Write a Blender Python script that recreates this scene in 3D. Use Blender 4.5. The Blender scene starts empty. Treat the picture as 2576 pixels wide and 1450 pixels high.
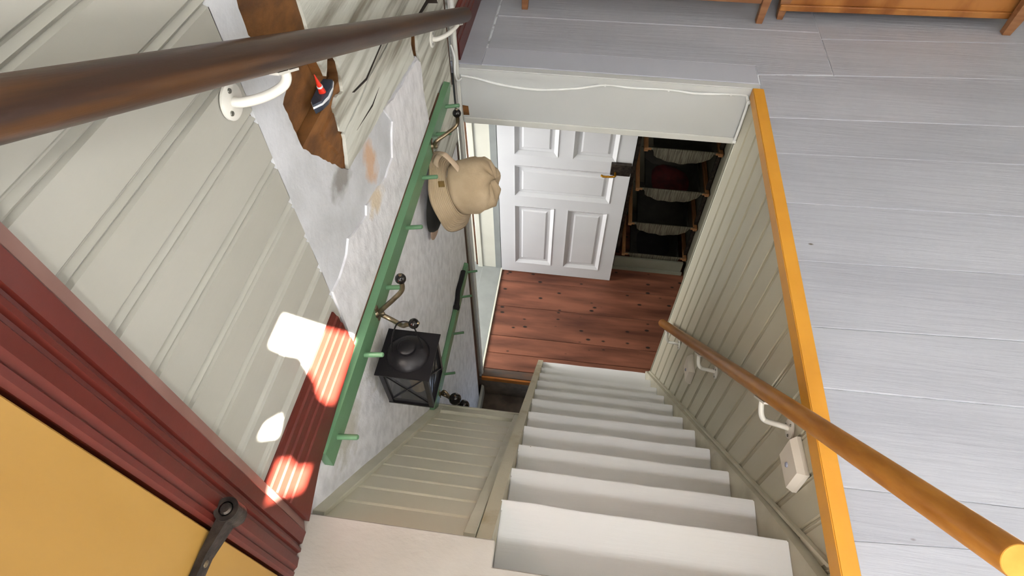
import bpy, bmesh, math, random
from mathutils import Vector, Matrix
random.seed(7)
sc = bpy.context.scene
COL = sc.collection

# ---------------------------------------------------------------- camera
cam = bpy.data.cameras.new('camera'); cam.sensor_width = 36; cam.lens = 1468.2/2576*36; cam.clip_start = 0.02
co = bpy.data.objects.new('camera', cam); COL.objects.link(co)
P_, R_, Y_ = 0.9190, -0.0163, 0.1516
f = Vector((0, math.cos(P_), -math.sin(P_))); u = Vector((0, math.sin(P_), math.cos(P_))); r = Vector((1, 0, 0))
Z_ = Matrix.Rotation(Y_, 3, 'Z'); f = Z_@f; u = Z_@u; r = Z_@r
r2 = r*math.cos(R_)+u*math.sin(R_); u2 = u*math.cos(R_)-r*math.sin(R_)
M_ = Matrix((r2, u2, -f)).transposed().to_4x4(); M_.translation = (0.1136, -0.3442, 1.4271)
co.matrix_world = M_
sc.camera = co
# ---------------------------------------------------------------- world, sun, window light, exposure
w = bpy.data.worlds.new('sky'); sc.world = w; w.use_nodes = True
bg = w.node_tree.nodes['Background']; bg.inputs[0].default_value = (0.62, 0.76, 1.0, 1); bg.inputs[1].default_value = 1.2
sun = bpy.data.lights.new('sun', 'SUN'); sun.energy = 230; sun.angle = 0.009; sun.color = (1, .93, .82)
so = bpy.data.objects.new('sun', sun); COL.objects.link(so)
SUN = Vector((-.8, .5, -1.0))
so.rotation_euler = SUN.to_track_quat('-Z', 'Y').to_euler()
def area(name, loc, to, sx, sy, power, col):
    l = bpy.data.lights.new(name, 'AREA'); l.shape = 'RECTANGLE'; l.size = sx; l.size_y = sy; l.energy = power; l.color = col
    o = bpy.data.objects.new(name, l); COL.objects.link(o); o.location = loc
    o.rotation_euler = (Vector(to)-Vector(loc)).to_track_quat('-Z', 'Y').to_euler(); return o
area('daylight_window_back', (.15, -2.5, 1.45), (.4, .6, -.3), .9, .9, 48, (1, .985, .97))
area('daylight_window_side', (3.1, -.6, 1.45), (0, .2, .6), 1.4, 1.1, 15, (.92, .96, 1))
area('daylight_lower_room', (-2.1, 2.2, -1.45), (.4, 2.6, -2.0), 1.0, 1.1, 72, (1, .97, .92))
sc.view_settings.view_transform = 'Standard'; sc.view_settings.look = 'None'
sc.view_settings.gamma = 1; sc.view_settings.exposure = 0.16; sc.view_settings.use_curve_mapping = False
try: sc.cycles.use_denoising = True
except Exception: pass

# ---------------------------------------------------------------- materials
def lin(h):
    if isinstance(h, str):
        h = tuple(int(h[i:i+2], 16)/255 for i in (0, 2, 4))
    return tuple((c/12.92 if c <= .04045 else ((c+.055)/1.055)**2.4) for c in h)+(1,)
def nd(nt, t, **kw):
    n = nt.nodes.new(t)
    for k, v in kw.items():
        if k in n.inputs: n.inputs[k].default_value = v
        else: setattr(n, k, v)
    return n
def mat(name, col, rough=.5, col2=None, nscale=4, stretch=(1, 1, 1), var=.5, bump=0, bscale=60, bstretch=None, detail=5,
        spec=.4, metal=0, rnd=0, spots=None, ramp=(.35, .65)):
    m = bpy.data.materials.new(name); m.use_nodes = True; nt = m.node_tree; L = nt.links
    b = nt.nodes['Principled BSDF']; b.inputs['Roughness'].default_value = rough; b.inputs['Metallic'].default_value = metal
    b.inputs['Specular IOR Level'].default_value = spec
    tc = nd(nt, 'ShaderNodeTexCoord')
    mp = nd(nt, 'ShaderNodeMapping'); mp.inputs['Scale'].default_value = stretch; L.new(tc.outputs['Object'], mp.inputs[0])
    src = None
    c = lin(col); c2 = lin(col2) if col2 else tuple(x*.9 for x in c[:3])+(1,)
    oi = nd(nt, 'ShaderNodeObjectInfo')
    off = nd(nt, 'ShaderNodeVectorMath', operation='ADD')
    sca = nd(nt, 'ShaderNodeMath', operation='MULTIPLY'); sca.inputs[1].default_value = 17.0 if rnd else 0.0
    L.new(oi.outputs['Random'], sca.inputs[0]); L.new(mp.outputs[0], off.inputs[0]); L.new(sca.outputs[0], off.inputs[1])
    n = nd(nt, 'ShaderNodeTexNoise'); n.inputs['Scale'].default_value = nscale; n.inputs['Detail'].default_value = detail
    L.new(off.outputs[0], n.inputs['Vector'])
    rp = nd(nt, 'ShaderNodeValToRGB'); rp.color_ramp.elements[0].position = ramp[0]; rp.color_ramp.elements[1].position = ramp[1]
    rp.color_ramp.elements[0].color = c2; rp.color_ramp.elements[1].color = c
    L.new(n.outputs['Fac'], rp.inputs[0]); src = rp.outputs[0]
    if rnd:
        hs = nd(nt, 'ShaderNodeHueSaturation'); mr = nd(nt, 'ShaderNodeMapRange')
        mr.inputs['To Min'].default_value = 1-rnd; mr.inputs['To Max'].default_value = 1+rnd
        L.new(oi.outputs['Random'], mr.inputs[0]); L.new(mr.outputs[0], hs.inputs['Value']); L.new(src, hs.inputs['Color']); src = hs.outputs[0]
    if spots:
        sscale, scol, thr, sst = spots
        mp2 = nd(nt, 'ShaderNodeMapping'); mp2.inputs['Scale'].default_value = sst; L.new(tc.outputs['Object'], mp2.inputs[0])
        v = nd(nt, 'ShaderNodeTexVoronoi'); v.inputs['Scale'].default_value = sscale; L.new(mp2.outputs[0], v.inputs['Vector'])
        r3 = nd(nt, 'ShaderNodeValToRGB'); r3.color_ramp.elements[0].position = thr*.6; r3.color_ramp.elements[1].position = thr
        r3.color_ramp.elements[0].color = (1, 1, 1, 1); r3.color_ramp.elements[1].color = (0, 0, 0, 1)
        L.new(v.outputs['Distance'], r3.inputs[0])
        # only some of the cells
        gt = nd(nt, 'ShaderNodeMath', operation='GREATER_THAN'); gt.inputs[1].default_value = .55
        sx = nd(nt, 'ShaderNodeSeparateColor'); L.new(v.outputs['Color'], sx.inputs[0]); L.new(sx.outputs[0], gt.inputs[0])
        ml = nd(nt, 'ShaderNodeMath', operation='MULTIPLY'); L.new(r3.outputs[0], ml.inputs[0]); L.new(gt.outputs[0], ml.inputs[1])
        mx = nd(nt, 'ShaderNodeMix', data_type='RGBA'); L.new(ml.outputs[0], mx.inputs[0]); L.new(src, mx.inputs[6]); mx.inputs[7].default_value = lin(scol)
        src = mx.outputs[2]
    L.new(src, b.inputs['Base Color'])
    if bump:
        mp3 = nd(nt, 'ShaderNodeMapping'); mp3.inputs['Scale'].default_value = bstretch or stretch; L.new(tc.outputs['Object'], mp3.inputs[0])
        off3 = nd(nt, 'ShaderNodeVectorMath', operation='ADD'); L.new(mp3.outputs[0], off3.inputs[0]); L.new(sca.outputs[0], off3.inputs[1])
        n2 = nd(nt, 'ShaderNodeTexNoise'); n2.inputs['Scale'].default_value = bscale; n2.inputs['Detail'].default_value = 6; n2.inputs['Roughness'].default_value = .62
        L.new(off3.outputs[0], n2.inputs['Vector'])
        bp = nd(nt, 'ShaderNodeBump'); bp.inputs['Strength'].default_value = bump; bp.inputs['Distance'].default_value = .004
        L.new(n2.outputs['Fac'], bp.inputs['Height']); L.new(bp.outputs[0], b.inputs['Normal'])
    return m
M = {}
M['bead_l'] = mat('cream_board_paint', 'a6a59d', .38, '9f9e95', 3, (1, .3, 1), bump=.12, bscale=30, bstretch=(3, .6, 3), rnd=.02)
M['bead_r'] = mat('olive_board_paint', 'bab5a2', .42, 'b2ad99', 3, (1, 1, .3), bump=.12, bscale=30, bstretch=(3, 3, .5), rnd=.025)
M['panel'] = mat('panel_paint', 'cac6b3', .4, 'c2beab', 3, (.3, 1, 1), bump=.12, bscale=30, bstretch=(.5, 3, 3), rnd=.02)
M['panel_frame'] = mat('panel_frame_paint', 'c6c3b1', .45, 'b6b39f', 6, (1, 1, 1), bump=.2, bscale=40)
M['floor'] = mat('grey_floor_paint', 'afb2bc', .45, 'a3a6b0', 5, (.18, 1, 1), bump=.65, bscale=24, bstretch=(.12, 2.0, 1), rnd=.035, spots=(5, '5f564a', .035, (.6, 1.2, 1)))
M['floor_patch'] = mat('grey_floor_patch_paint', 'b6b9c4', .5, 'b0b3be', 3, (.5, 1, 1), bump=.08, bscale=20)
M['filler'] = mat('seam_filler', 'dfe4ea', .5, '9a9da3', 14, ramp=(.38, .5))
M['landing'] = mat('landing_paint', 'a29d97', .45, '97918a', 6, (.6, 1, 1), bump=.8, bscale=18, bstretch=(.5, 1, 1), spots=(11, 'a4805a', .035, (1, 1, 1)))
M['header'] = mat('header_paint', 'c9cbcb', .45, 'c4c6c5', 2, bump=.08, bscale=18)
M['white'] = mat('white_paint', 'dcdcd8', .4, 'd2d2cc', 5, bump=.08, bscale=30)
M['tread'] = mat('stair_white_paint', 'eeeef0', .42, 'e6e6e6', 3, (.2, 1, 1), bump=.22, bscale=24, bstretch=(.15, 2.5, 1), rnd=.015, spots=(9, '8d8678', .022, (1, 1, 1)))
M['riser'] = mat('riser_paint', 'cfcbc0', .5, 'c4bfb2', 4, (.2, 1, 1), bump=.15, bscale=24, bstretch=(.2, 2, 2))
M['stringer'] = mat('stringer_worn_paint', 'bcb6a0', .5, 'a39573', 9, (1, 1, 1), bump=.45, bscale=35, ramp=(.3, .5))
M['stringer_r'] = mat('stringer_paint', 'c2bdaa', .5, 'b0aa96', 8, bump=.3, bscale=35)
M['red'] = mat('red_paint', '561e17', .38, '4c1a13', 6, bump=.1, bscale=40)
M['red_edge'] = mat('red_casing_edge', '8a6a62', .5, '7d5d55', 8)
M['yellow'] = mat('yellow_door_paint', 'a07b3c', .45, '967133', 4, (1, 1, .4), bump=.1, bscale=30)
M['orange'] = mat('orange_trim_paint', 'cd9230', .4, 'c5892a', 7, bump=.1, bscale=60)
M['orange_low'] = mat('orange_nosing_paint', 'c0752c', .5, 'a8642a', 12)
M['green'] = mat('green_paint', '5a8060', .4, '537858', 8, bump=.12, bscale=60, spots=(30, 'a6c4a6', .02, (1, 1, 1)))
M['rail_dark'] = mat('dark_brown_stain', '33221a', .38, '4e331c', 9, (5, .3, 5), bump=.15, bscale=20, bstretch=(6, .5, 6), ramp=(.34, .56))
M['rail_light'] = mat('golden_wood_stain', '986524', .34, '845319', 8, (6, 1.2, 6), bump=.1, bscale=30, bstretch=(8, 1, 8))
M['rail_end'] = mat('golden_end_grain', 'c4913f', .45, 'b88434', 30)
M['plaster'] = mat('smooth_plaster', 'cbcdd2', .8, 'b4b6b9', 8, bump=.5, bscale=26, ramp=(.3, .68))
M['plaster_rough'] = mat('rough_plaster', 'e6e6ea', .85, 'd0d0d4', 22, (1, 1.15, .8), bump=.75, bscale=42, bstretch=(1, 1.4, .7), ramp=(.3, .6))
M['timber'] = mat('weathered_painted_timber', 'cacbc2', .6, '7f7a6d', 16, (1, .14, 1.7), bump=1.0, bscale=26, bstretch=(1, .13, 2.0), ramp=(.33, .55))
M['barewood'] = mat('bare_brown_timber', '7a5026', .75, '4e3015', 12, (1, 1, 2), bump=.7, bscale=30, spots=(24, 'c9bfae', .05, (1, 1, 1)))
def stain(m, cy, cz, ry, rz, col, amt):
    nt = m.node_tree; L = nt.links; b = nt.nodes['Principled BSDF']; src = b.inputs['Base Color'].links[0].from_socket
    tc = nd(nt, 'ShaderNodeTexCoord'); sp = nd(nt, 'ShaderNodeSeparateXYZ')
    mp = nd(nt, 'ShaderNodeMapping'); mp.inputs['Location'].default_value = (0, -cy/ry, -cz/rz); mp.inputs['Scale'].default_value = (0, 1/ry, 1/rz)
    L.new(tc.outputs['Object'], mp.inputs[0])
    ln = nd(nt, 'ShaderNodeVectorMath', operation='LENGTH'); L.new(mp.outputs[0], ln.inputs[0])
    n = nd(nt, 'ShaderNodeTexNoise'); n.inputs['Scale'].default_value = 24; n.inputs['Detail'].default_value = 6; L.new(tc.outputs['Object'], n.inputs['Vector'])
    ad = nd(nt, 'ShaderNodeMath', operation='MULTIPLY_ADD'); ad.inputs[1].default_value = 1.6; L.new(n.outputs['Fac'], ad.inputs[0]); L.new(ln.outputs['Value'], ad.inputs[2])
    mr = nd(nt, 'ShaderNodeMapRange'); mr.inputs['From Min'].default_value = 1.2; mr.inputs['From Max'].default_value = 1.85; mr.inputs['To Min'].default_value = amt; mr.inputs['To Max'].default_value = 0
    L.new(ad.outputs[0], mr.inputs[0])
    mx = nd(nt, 'ShaderNodeMix', data_type='RGBA'); L.new(mr.outputs[0], mx.inputs[0]); L.new(src, mx.inputs[6]); mx.inputs[7].default_value = lin(col); L.new(mx.outputs[2], b.inputs['Base Color'])
stain(M['plaster'], .835, .37, .05, .09, 'c09a78', .85); stain(M['plaster_rough'], .80, .27, .07, .05, 'd2bfa0', .8)
stain(M['plaster'], .655, .468, .075, .05, '6a645c', .75); stain(M['plaster'], .56, .72, .04, .10, '9a9a98', .5)
stain(M['plaster_rough'], .52, -.12, .10, .22, 'b5b1a2', .6); stain(M['plaster_rough'], .25, -.10, .12, .12, 'aaa797', .7)
M['dark'] = mat('dark_gap', '2a1d15', .8, '1c130e', 10)
M['brownwood'] = mat('dark_board_edge', '5a3a24', .7, '3c2616', 14)
M['iron'] = mat('black_iron', '2b2725', .45, '4a423c', 40, bump=.5, bscale=70, metal=.6)
M['black'] = mat('black_sheet_metal', '171519', .42, '121013', 20, bump=.1, bscale=50, metal=.3, spots=(60, '6e6c70', .05, (1, 1, 1)))
M['knob'] = mat('black_porcelain', '0c0a09', .1, '120e0d', 5, spec=.4)
M['brass'] = mat('worn_brass', '94866e', .28, '625645', 25, metal=.9)
M['gold'] = mat('brass_lever', 'c08a2c', .3, 'a87620', 20, metal=.8)
M['bracket'] = mat('cream_enamel', 'e4e2da', .25, 'dddbd2', 5, spec=.5)
M['screw'] = mat('steel_screw', '8a8a84', .35, '6a6a62', 60, metal=.8)
M['plastic'] = mat('warm_plastic', 'd6cec2', .45, 'd0c8bc', 6)
M['lens'] = mat('grey_lens', '8e90a0', .2, '7e8090', 30)
M['cable'] = mat('white_cable', 'f0f2f0', .4, 'e8eae8', 20)
M['door'] = mat('white_door_paint', 'd6d6d8', .4, 'd0d0d2', 3, bump=.06, bscale=25)
M['greypaint'] = mat('grey_threshold_paint', '8d908e', .5, '838684', 8, bump=.2, bscale=30, spots=(18, 'c8c8c4', .03, (1, 1, 1)))
M['cream'] = mat('cream_jamb_paint', 'd2d0c2', .45, 'cac8ba', 4)
M['lowfloor'] = mat('worn_red_brown_boards', '8c5843', .5, '512d21', 5, (.35, 2.2, 1), bump=.3, bscale=20, bstretch=(.4, 3, 1), rnd=.08, ramp=(.3, .66), spots=(15, '1c130e', .24, (.7, 1.3, 1)))
M['lowedge'] = mat('scuffed_grey_edge', '4c4642', .6, '6b4f40', 14, (.5, 2, 1))
M['cellar'] = mat('cellar_concrete', '8f7e6b', .8, '6e5e4f', 10, bump=.4, bscale=30)
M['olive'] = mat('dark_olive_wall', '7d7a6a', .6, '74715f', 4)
M['boxgrey'] = mat('grey_plinth_paint', '8f8f82', .55, '868678', 5)
M['basketwood'] = mat('pale_runner_wood', 'b08058', .5, '98683f', 12, (6, 1, 6))
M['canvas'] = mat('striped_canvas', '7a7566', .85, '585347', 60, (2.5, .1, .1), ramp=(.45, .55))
M['canvas_shade'] = mat('canvas_shaded', '37342d', .9, '2c2924', 9)  # canvas darkened to stand in for the shade inside the baskets
M['redcloth'] = mat('dark_red_cloth', '561a18', .9, '3a1110', 12)
M['blackcloth'] = mat('black_cloth', '1e1c1e', .85, '161416', 12)
M['pine'] = mat('bench_pine', '8f6544', .45, '744a2c', 7, (.5, 5, 5), bump=.15, bscale=20, bstretch=(.6, 6, 6))
M['ply'] = mat('plywood', 'a06a34', .45, '7c481c', 6, (1.2, 1, .5), bump=.2, bscale=12, ramp=(.4, .6))
M['khaki'] = mat('khaki_cotton', 'b09d82', .85, 'a08d72', 10, bump=.3, bscale=90)
M['khaki_dark'] = mat('khaki_band', 'b3a08a', .85, 'a3907a', 14)
M['leather'] = mat('leather_tag', '5a4416', .5, '6a5420', 30)
M['capcloth'] = mat('dark_cap_cloth', '25241f', .85, '1c1b17', 20)
M['visor'] = mat('tan_visor', 'a58c7a', .85, '98806e', 14)
M['wax'] = mat('candle_wax', 'b08e4a', .5, 'a07e3c', 9)
M['navy'] = mat('navy_toy', '2c3340', .35, '3c4452', 12)
M['toywhite'] = mat('white_toy', 'e4e6ea', .35, 'd8dade', 9)
M['toyred'] = mat('red_toy', 'd8341e', .35, 'c42a16', 9)
M['wallpaint'] = mat('room_wall_paint', 'd6d2c6', .7, 'cfcbbf', 2)
M['ceil'] = mat('ceiling_paint', 'e2e0da', .8, 'dcdad4', 2)
g = bpy.data.materials.new('clear_glass'); g.use_nodes = True
gb = g.node_tree.nodes['Principled BSDF']; gb.inputs['Base Color'].default_value = (.10, .10, .105, 1); gb.inputs['Roughness'].default_value = .08; gb.inputs['Alpha'].default_value = .42
M['glass'] = g
# brim stitching for the hat: concentric rings as fine relief
def ring_mat():
    m = mat('stitched_khaki_brim', 'ae9b80', .85, 'a08d72', 10)
    nt = m.node_tree; L = nt.links; b = nt.nodes['Principled BSDF']
    tc = nd(nt, 'ShaderNodeTexCoord'); wv = nd(nt, 'ShaderNodeTexWave'); wv.wave_type = 'RINGS'; wv.rings_direction = 'Z'; wv.inputs['Scale'].default_value = 60
    wv.inputs['Distortion'].default_value = 1.2
    L.new(tc.outputs['Object'], wv.inputs['Vector'])
    bp = nd(nt, 'ShaderNodeBump'); bp.inputs['Strength'].default_value = .7; bp.inputs['Distance'].default_value = .003
    L.new(wv.outputs['Fac'], bp.inputs['Height']); L.new(bp.outputs[0], b.inputs['Normal'])
    return m
M['brim'] = ring_mat()

# ---------------------------------------------------------------- building helpers
ORG = {}
def tag(o, label=None, cat=None, group=None, kind=None):
    if label: o['label'] = label
    if cat: o['category'] = cat
    if group: o['group'] = group
    if kind: o['kind'] = kind
    return o
def thing(name, loc, label, cat, group=None, kind=None):
    o = bpy.data.objects.new(name, None); COL.objects.link(o); o.location = loc; o.empty_display_size = .05
    ORG[o.name] = Vector(loc); return tag(o, label, cat, group, kind)
class B:
    def __init__(s): s.bm = bmesh.new()
    def poly(s, A, C):
        """closed solid between two matching loops of points"""
        a = [s.bm.verts.new(p) for p in A]; c = [s.bm.verts.new(p) for p in C]; n = len(a)
        s.bm.faces.new(a[::-1]); s.bm.faces.new(c)
        for i in range(n): s.bm.faces.new((a[i], a[(i+1) % n], c[(i+1) % n], c[i]))
        return s
    def box(s, x0, x1, y0, y1, z0, z1):
        A = [(x0, y0, z0), (x1, y0, z0), (x1, y1, z0), (x0, y1, z0)]; C = [(p[0], p[1], z1) for p in A]
        return s.poly(A, C)
    def tube(s, path, rad, n=12, caps=True, squash=1):
        path = [Vector(p) for p in path]; rads = rad if isinstance(rad, (list, tuple)) else [rad]*len(path)
        rings = []; prev = None
        for i, p in enumerate(path):
            d = (path[min(i+1, len(path)-1)]-path[max(i-1, 0)]).normalized()
            if prev is None:
                a = Vector((0, 0, 1)) if abs(d.z) < .9 else Vector((1, 0, 0)); e1 = d.cross(a).normalized()
            else: e1 = (prev-d*prev.dot(d)).normalized()
            prev = e1; e2 = d.cross(e1)
            rings.append([s.bm.verts.new(p+(e1*math.cos(2*math.pi*k/n)+e2*math.sin(2*math.pi*k/n)*squash)*rads[i]) for k in range(n)])
        for a, c in zip(rings, rings[1:]):
            for k in range(n): s.bm.faces.new((a[k], a[(k+1) % n], c[(k+1) % n], c[k]))
        if caps: s.bm.faces.new(rings[0][::-1]); s.bm.faces.new(rings[-1])
        return s
    def lathe(s, prof, c, axis=(0, 0, 1), n=32, fn=None, cap0=True, cap1=True):
        ax = Vector(axis).normalized(); a = Vector((0, 0, 1)) if abs(ax.z) < .9 else Vector((1, 0, 0))
        e1 = ax.cross(a).normalized(); e2 = ax.cross(e1); c = Vector(c); rings = []
        for r, h in prof:
            ring = []
            for k in range(n):
                t = 2*math.pi*k/n; rr, hh = (fn(r, h, t) if fn else (r, h))
                ring.append(s.bm.verts.new(c+ax*hh+(e1*math.cos(t)+e2*math.sin(t))*rr))
            rings.append(ring)
        for p, q in zip(rings, rings[1:]):
            for k in range(n): s.bm.faces.new((p[k], p[(k+1) % n], q[(k+1) % n], q[k]))
        if cap0: s.bm.faces.new(rings[0][::-1])
        if cap1: s.bm.faces.new(rings[-1])
        return s
    def build(s, name, m, parent=None, bevel=0, smooth=False, seg=1, tri=False):
        bm = s.bm
        bmesh.ops.recalc_face_normals(bm, faces=bm.faces[:])
        if tri: bmesh.ops.triangulate(bm, faces=[q for q in bm.faces if len(q.verts) > 4])
        if bevel: bmesh.ops.bevel(bm, geom=[e for e in bm.edges if e.is_manifold and e.calc_face_angle(0) > .5], offset=bevel, segments=seg, affect='EDGES', clamp_overlap=True)
        o0 = ORG.get(parent.name, Vector((0, 0, 0))) if parent else Vector((0, 0, 0))
        if o0.length: bmesh.ops.translate(bm, verts=bm.verts[:], vec=-o0)
        me = bpy.data.meshes.new(name); bm.to_mesh(me); bm.free(); me.materials.append(M[m] if isinstance(m, str) else m)
        if smooth:
            for p in me.polygons: p.use_smooth = True
            try: me.set_sharp_from_angle(angle=math.radians(40))
            except Exception: pass
        o = bpy.data.objects.new(name, me); COL.objects.link(o); ORG[o.name] = o0
        if parent: o.parent = parent
        return o
def struct(o, label, cat='setting'): return tag(o, label, cat, kind='structure')

XL = -.4534; XR = .80; YF = 1.9025; ZL = -2.69
def lx(z): return XL+.014*min(z, 0)
def jitter(pts, amp, sub):
    out = []
    for i, p in enumerate(pts):
        q = pts[(i+1) % len(pts)]; d = math.hypot(q[0]-p[0], q[1]-p[1]); n = max(1, int(d/sub))
        for k in range(n):
            t = k/n; out.append((p[0]+(q[0]-p[0])*t+(random.uniform(-amp, amp) if k or amp < .003 else 0), p[1]+(q[1]-p[1])*t+(random.uniform(-amp, amp) if k else 0)))
    return out
def skin(name, yz, m, parent, x1=0.0):
    o = slab(name, yz, -.007, x1, m, parent)
    cy = sum(p[0] for p in yz)/len(yz); cz = sum(p[1] for p in yz)/len(yz)
    slab('wall_core', yz, -.03, -.0072, 'barewood', o)
    return o
def ragged(pts, amp, step):
    out = []
    for p, q in zip(pts, pts[1:]):
        n = max(1, int(math.hypot(q[0]-p[0], q[1]-p[1])/step)); dx, dy = q[0]-p[0], q[1]-p[1]; l = math.hypot(dx, dy) or 1
        for k in range(n):
            e = random.uniform(-amp, amp) if k else 0
            out.append((p[0]+dx*k/n-dy/l*e, p[1]+dy*k/n+dx/l*e))
    out.append(pts[-1]); return out
def slab(name, yz, x0, x1, m, parent, lean=True):
    A = [((lx(z) if lean else XL)+x0, y, z) for y, z in yz]; C = [((lx(z) if lean else XL)+x1, y, z) for y, z in yz]
    return B().poly(A, C).build(name, m, parent, tri=True)

# ---------------------------------------------------------------- upper room shell
bb = B().box(-1.6, 3.3, -2.75, -2.6, -.05, .85).box(-1.6, 3.3, -2.75, -2.6, 2.15, 2.4).box(-1.6, -.35, -2.75, -2.6, .85, 2.15).box(.65, 3.3, -2.75, -2.6, .85, 2.15)
struct(bb.build('wall_back', 'wallpaint'), 'pale wall behind the viewer with a wide window', 'wall')
wf = struct(B().box(-.35, .65, -2.62, -2.56, .85, .9).box(-.35, .65, -2.62, -2.56, 2.1, 2.15).box(-.35, -.3, -2.62, -2.56, .9, 2.1).box(.6, .65, -2.62, -2.56, .9, 2.1).box(.13, .17, -2.62, -2.57, .9, 2.1).build('window_1', 'white'), 'white framed window behind the viewer', 'window')
bb = B().box(3.2, 3.35, -2.6, 4.6, -.05, .85).box(3.2, 3.35, -2.6, 4.6, 2.05, 2.4).box(3.2, 3.35, -2.6, -1.35, .85, 2.05).box(3.2, 3.35, .15, 4.6, .85, 2.05)
struct(bb.build('wall_far_right', 'wallpaint'), 'pale side wall of the upper room with a window', 'wall')
struct(B().box(3.17, 3.23, -1.35, .15, .85, .9).box(3.17, 3.23, -1.35, .15, 2.0, 2.05).box(3.17, 3.23, -1.35, -1.3, .9, 2).box(3.17, 3.23, .1, .15, .9, 2).box(3.17, 3.23, -.62, -.58, .9, 2).build('window_2', 'white'), 'white framed window in the side wall of the upper room', 'window')
struct(B().box(-1.6, 3.3, 4.5, 4.6, -.05, 2.4).build('wall_front', 'wallpaint'), 'pale far wall of the upper room', 'wall')
SX0, SX1, SY0, SY1 = 1.055, 1.505, -1.185, -.680
cb = B().box(-1.6, SX0, -2.75, 4.6, 2.35, 2.5).box(SX1, 3.3, -2.75, 4.6, 2.35, 2.5).box(SX0, SX1, -2.75, SY0, 2.35, 2.5).box(SX0, SX1, SY1, 4.6, 2.35, 2.5)
struct(cb.build('ceiling', 'ceil'), 'white ceiling with a small roof window', 'ceiling')
struct(B().box(SX0-.03, SX0, SY0-.03, SY1+.03, 2.33, 2.52).box(SX1, SX1+.03, SY0-.03, SY1+.03, 2.33, 2.52).box(SX0, SX1, SY0-.03, SY0, 2.33, 2.52).box(SX0, SX1, SY1, SY1+.03, 2.33, 2.52).build('window_3', 'white'), 'small white roof window letting in the sun', 'window')
# sun blockers added below the roof window to shape the light patches
bmp = [(.9, -.72), (1.03, -.752), (1.12, -.765), (1.17, -.765), (1.215, -.80), (1.262, -.852), (1.33, -.878), (1.60, -.90), (1.60, -1.02), (1.36, -1.02), (1.262, -1.012), (1.245, -1.0), (1.205, -.96), (1.19, -.915), (1.165, -.88), (1.112, -.905), (1.105, -.955), (1.0, -1.0), (.9, -1.0)]
struct(B().poly([(x, y, 2.29) for x, y in bmp], [(x, y, 2.345) for x, y in bmp]).build('sun_blocker_1', 'barewood', tri=True), 'rough timber sun blocker added under the roof window', 'blocker')
struct(B().box(SX0, SX1, -1.025, -.985, 2.36, 2.40).box(SX0, 1.24, -1.185, -1.02, 2.345, 2.36).build('sun_blocker_2', 'white'), 'white bar and shade board added to block sun at the roof window', 'bar')
# unseen flat lamp added over the landing to light the treads
lp = thing('fill_lamp', (.5, -1.2, 2.35), 'flat white ceiling lamp added to light the stairs from above', 'lamp')
B().box(.28, .72, -1.42, -.98, 2.325, 2.35).build('housing', 'white', lp, bevel=.01)
la = area('fill_lamp_light', (.5, -1.2, 2.32), (.5, -.5, 0), .38, .38, 48, (1, .985, .975))

# ---------------------------------------------------------------- left wall of the stairwell
wl = struct(B().poly([(XL-.07, -.026, 2.35), (XL-.07, 1.9, 2.35), (XL-.12, 1.9, -3.0), (XL-.12, -.2, -3.0), (XL-.07, -.2, -.05), (XL-.07, -.026, -.05)],
                     [(XL-.03, -.026, 2.35), (XL-.03, 1.9, 2.35), (lx(-3)-.03, 1.9, -3.0), (lx(-3)-.03, -.2, -3.0), (XL-.03, -.2, -.05), (XL-.03, -.026, -.05)]).build('wall_left', 'barewood', tri=True),
            'left stairwell wall of cream boards, old plaster and weathered timber', 'wall')
# horizontal beaded boards
pw = .104; prof = [(0, -.012), (0, -.006), (.004, 0), (pw-.024, 0), (pw-.020, -.007), (pw-.013, -.0005), (pw-.006, -.008), (pw-.002, -.006), (pw, -.008), (pw, -.012)]
z = .19
for k in range(21):
    zb = z+k*pw
    if zb+pw > 2.36: break
    A = [(XL+d, -.0192, zb+v) for v, d in prof]; C = [(XL+d, .4385+random.uniform(-.0015, .0015), zb+v) for v, d in prof]
    B().poly(A, C).build('plank', 'bead_l', wl)
# smooth plaster with the ragged edge of the hole
hole_l = [(.50, 2.35), (.514, .971), (.511, .947), (.509, .915), (.535, .86), (.562, .809), (.57, .783), (.533, .764), (.536, .728), (.541, .691), (.545, .648), (.576, .606), (.63, .541), (.673, .484), (.696, .461)]
run = ragged(hole_l[1:]+[(.703, .455)], .0022, .012)
skin('plaster', [(.438, 0), (.438, 2.35), (.50, 2.35)]+run+[(.946, .425), (1.206, .395), (1.357, .372), (1.388, .335), (1.40, 0)], 'plaster', wl)
low = ragged([(.703, .457), (.946, .427), (1.206, .397), (1.335, .376), (1.325, .43), (1.345, .462), (1.39, .455), (1.40, .42), (1.385, .375), (1.388, .341), (1.381, .27), (1.375, .196), (1.374, .138), (1.382, .107), (1.395, .05), (1.40, 0)], .0022, .02)+[(1.765, 0), (1.775, .553)]+ragged([(1.12, .545), (.95, .553), (.866, .543), (.731, .541), (.731, .527), (.715, .485), (.703, .457)], .0022, .014)[:-1]
skin('timber_log', low, 'timber', wl, .002)
slab('timber_log', [(1.40, -.28), (1.75, -.28), (1.765, -.001), (1.40, -.001)], -.02, .0065, 'timber', wl, False)
up = ragged([(.735, .545), (.714, .564), (.722, .586), (.723, .623), (.745, .634), (.786, .622), (.80, .66), (.802, .689), (.791, .712), (.775, .74), (.752, .722), (.728, .699), (.719, .735), (.709, .819), (.71, .874), (.712, 1.2)], .0022, .014)+[(.715, 2.35), (1.80, 2.35), (1.775, .558), (1.12, .549), (.95, .557), (.866, .548)]
skin('timber_log', up, 'timber', wl, .001)
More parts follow.
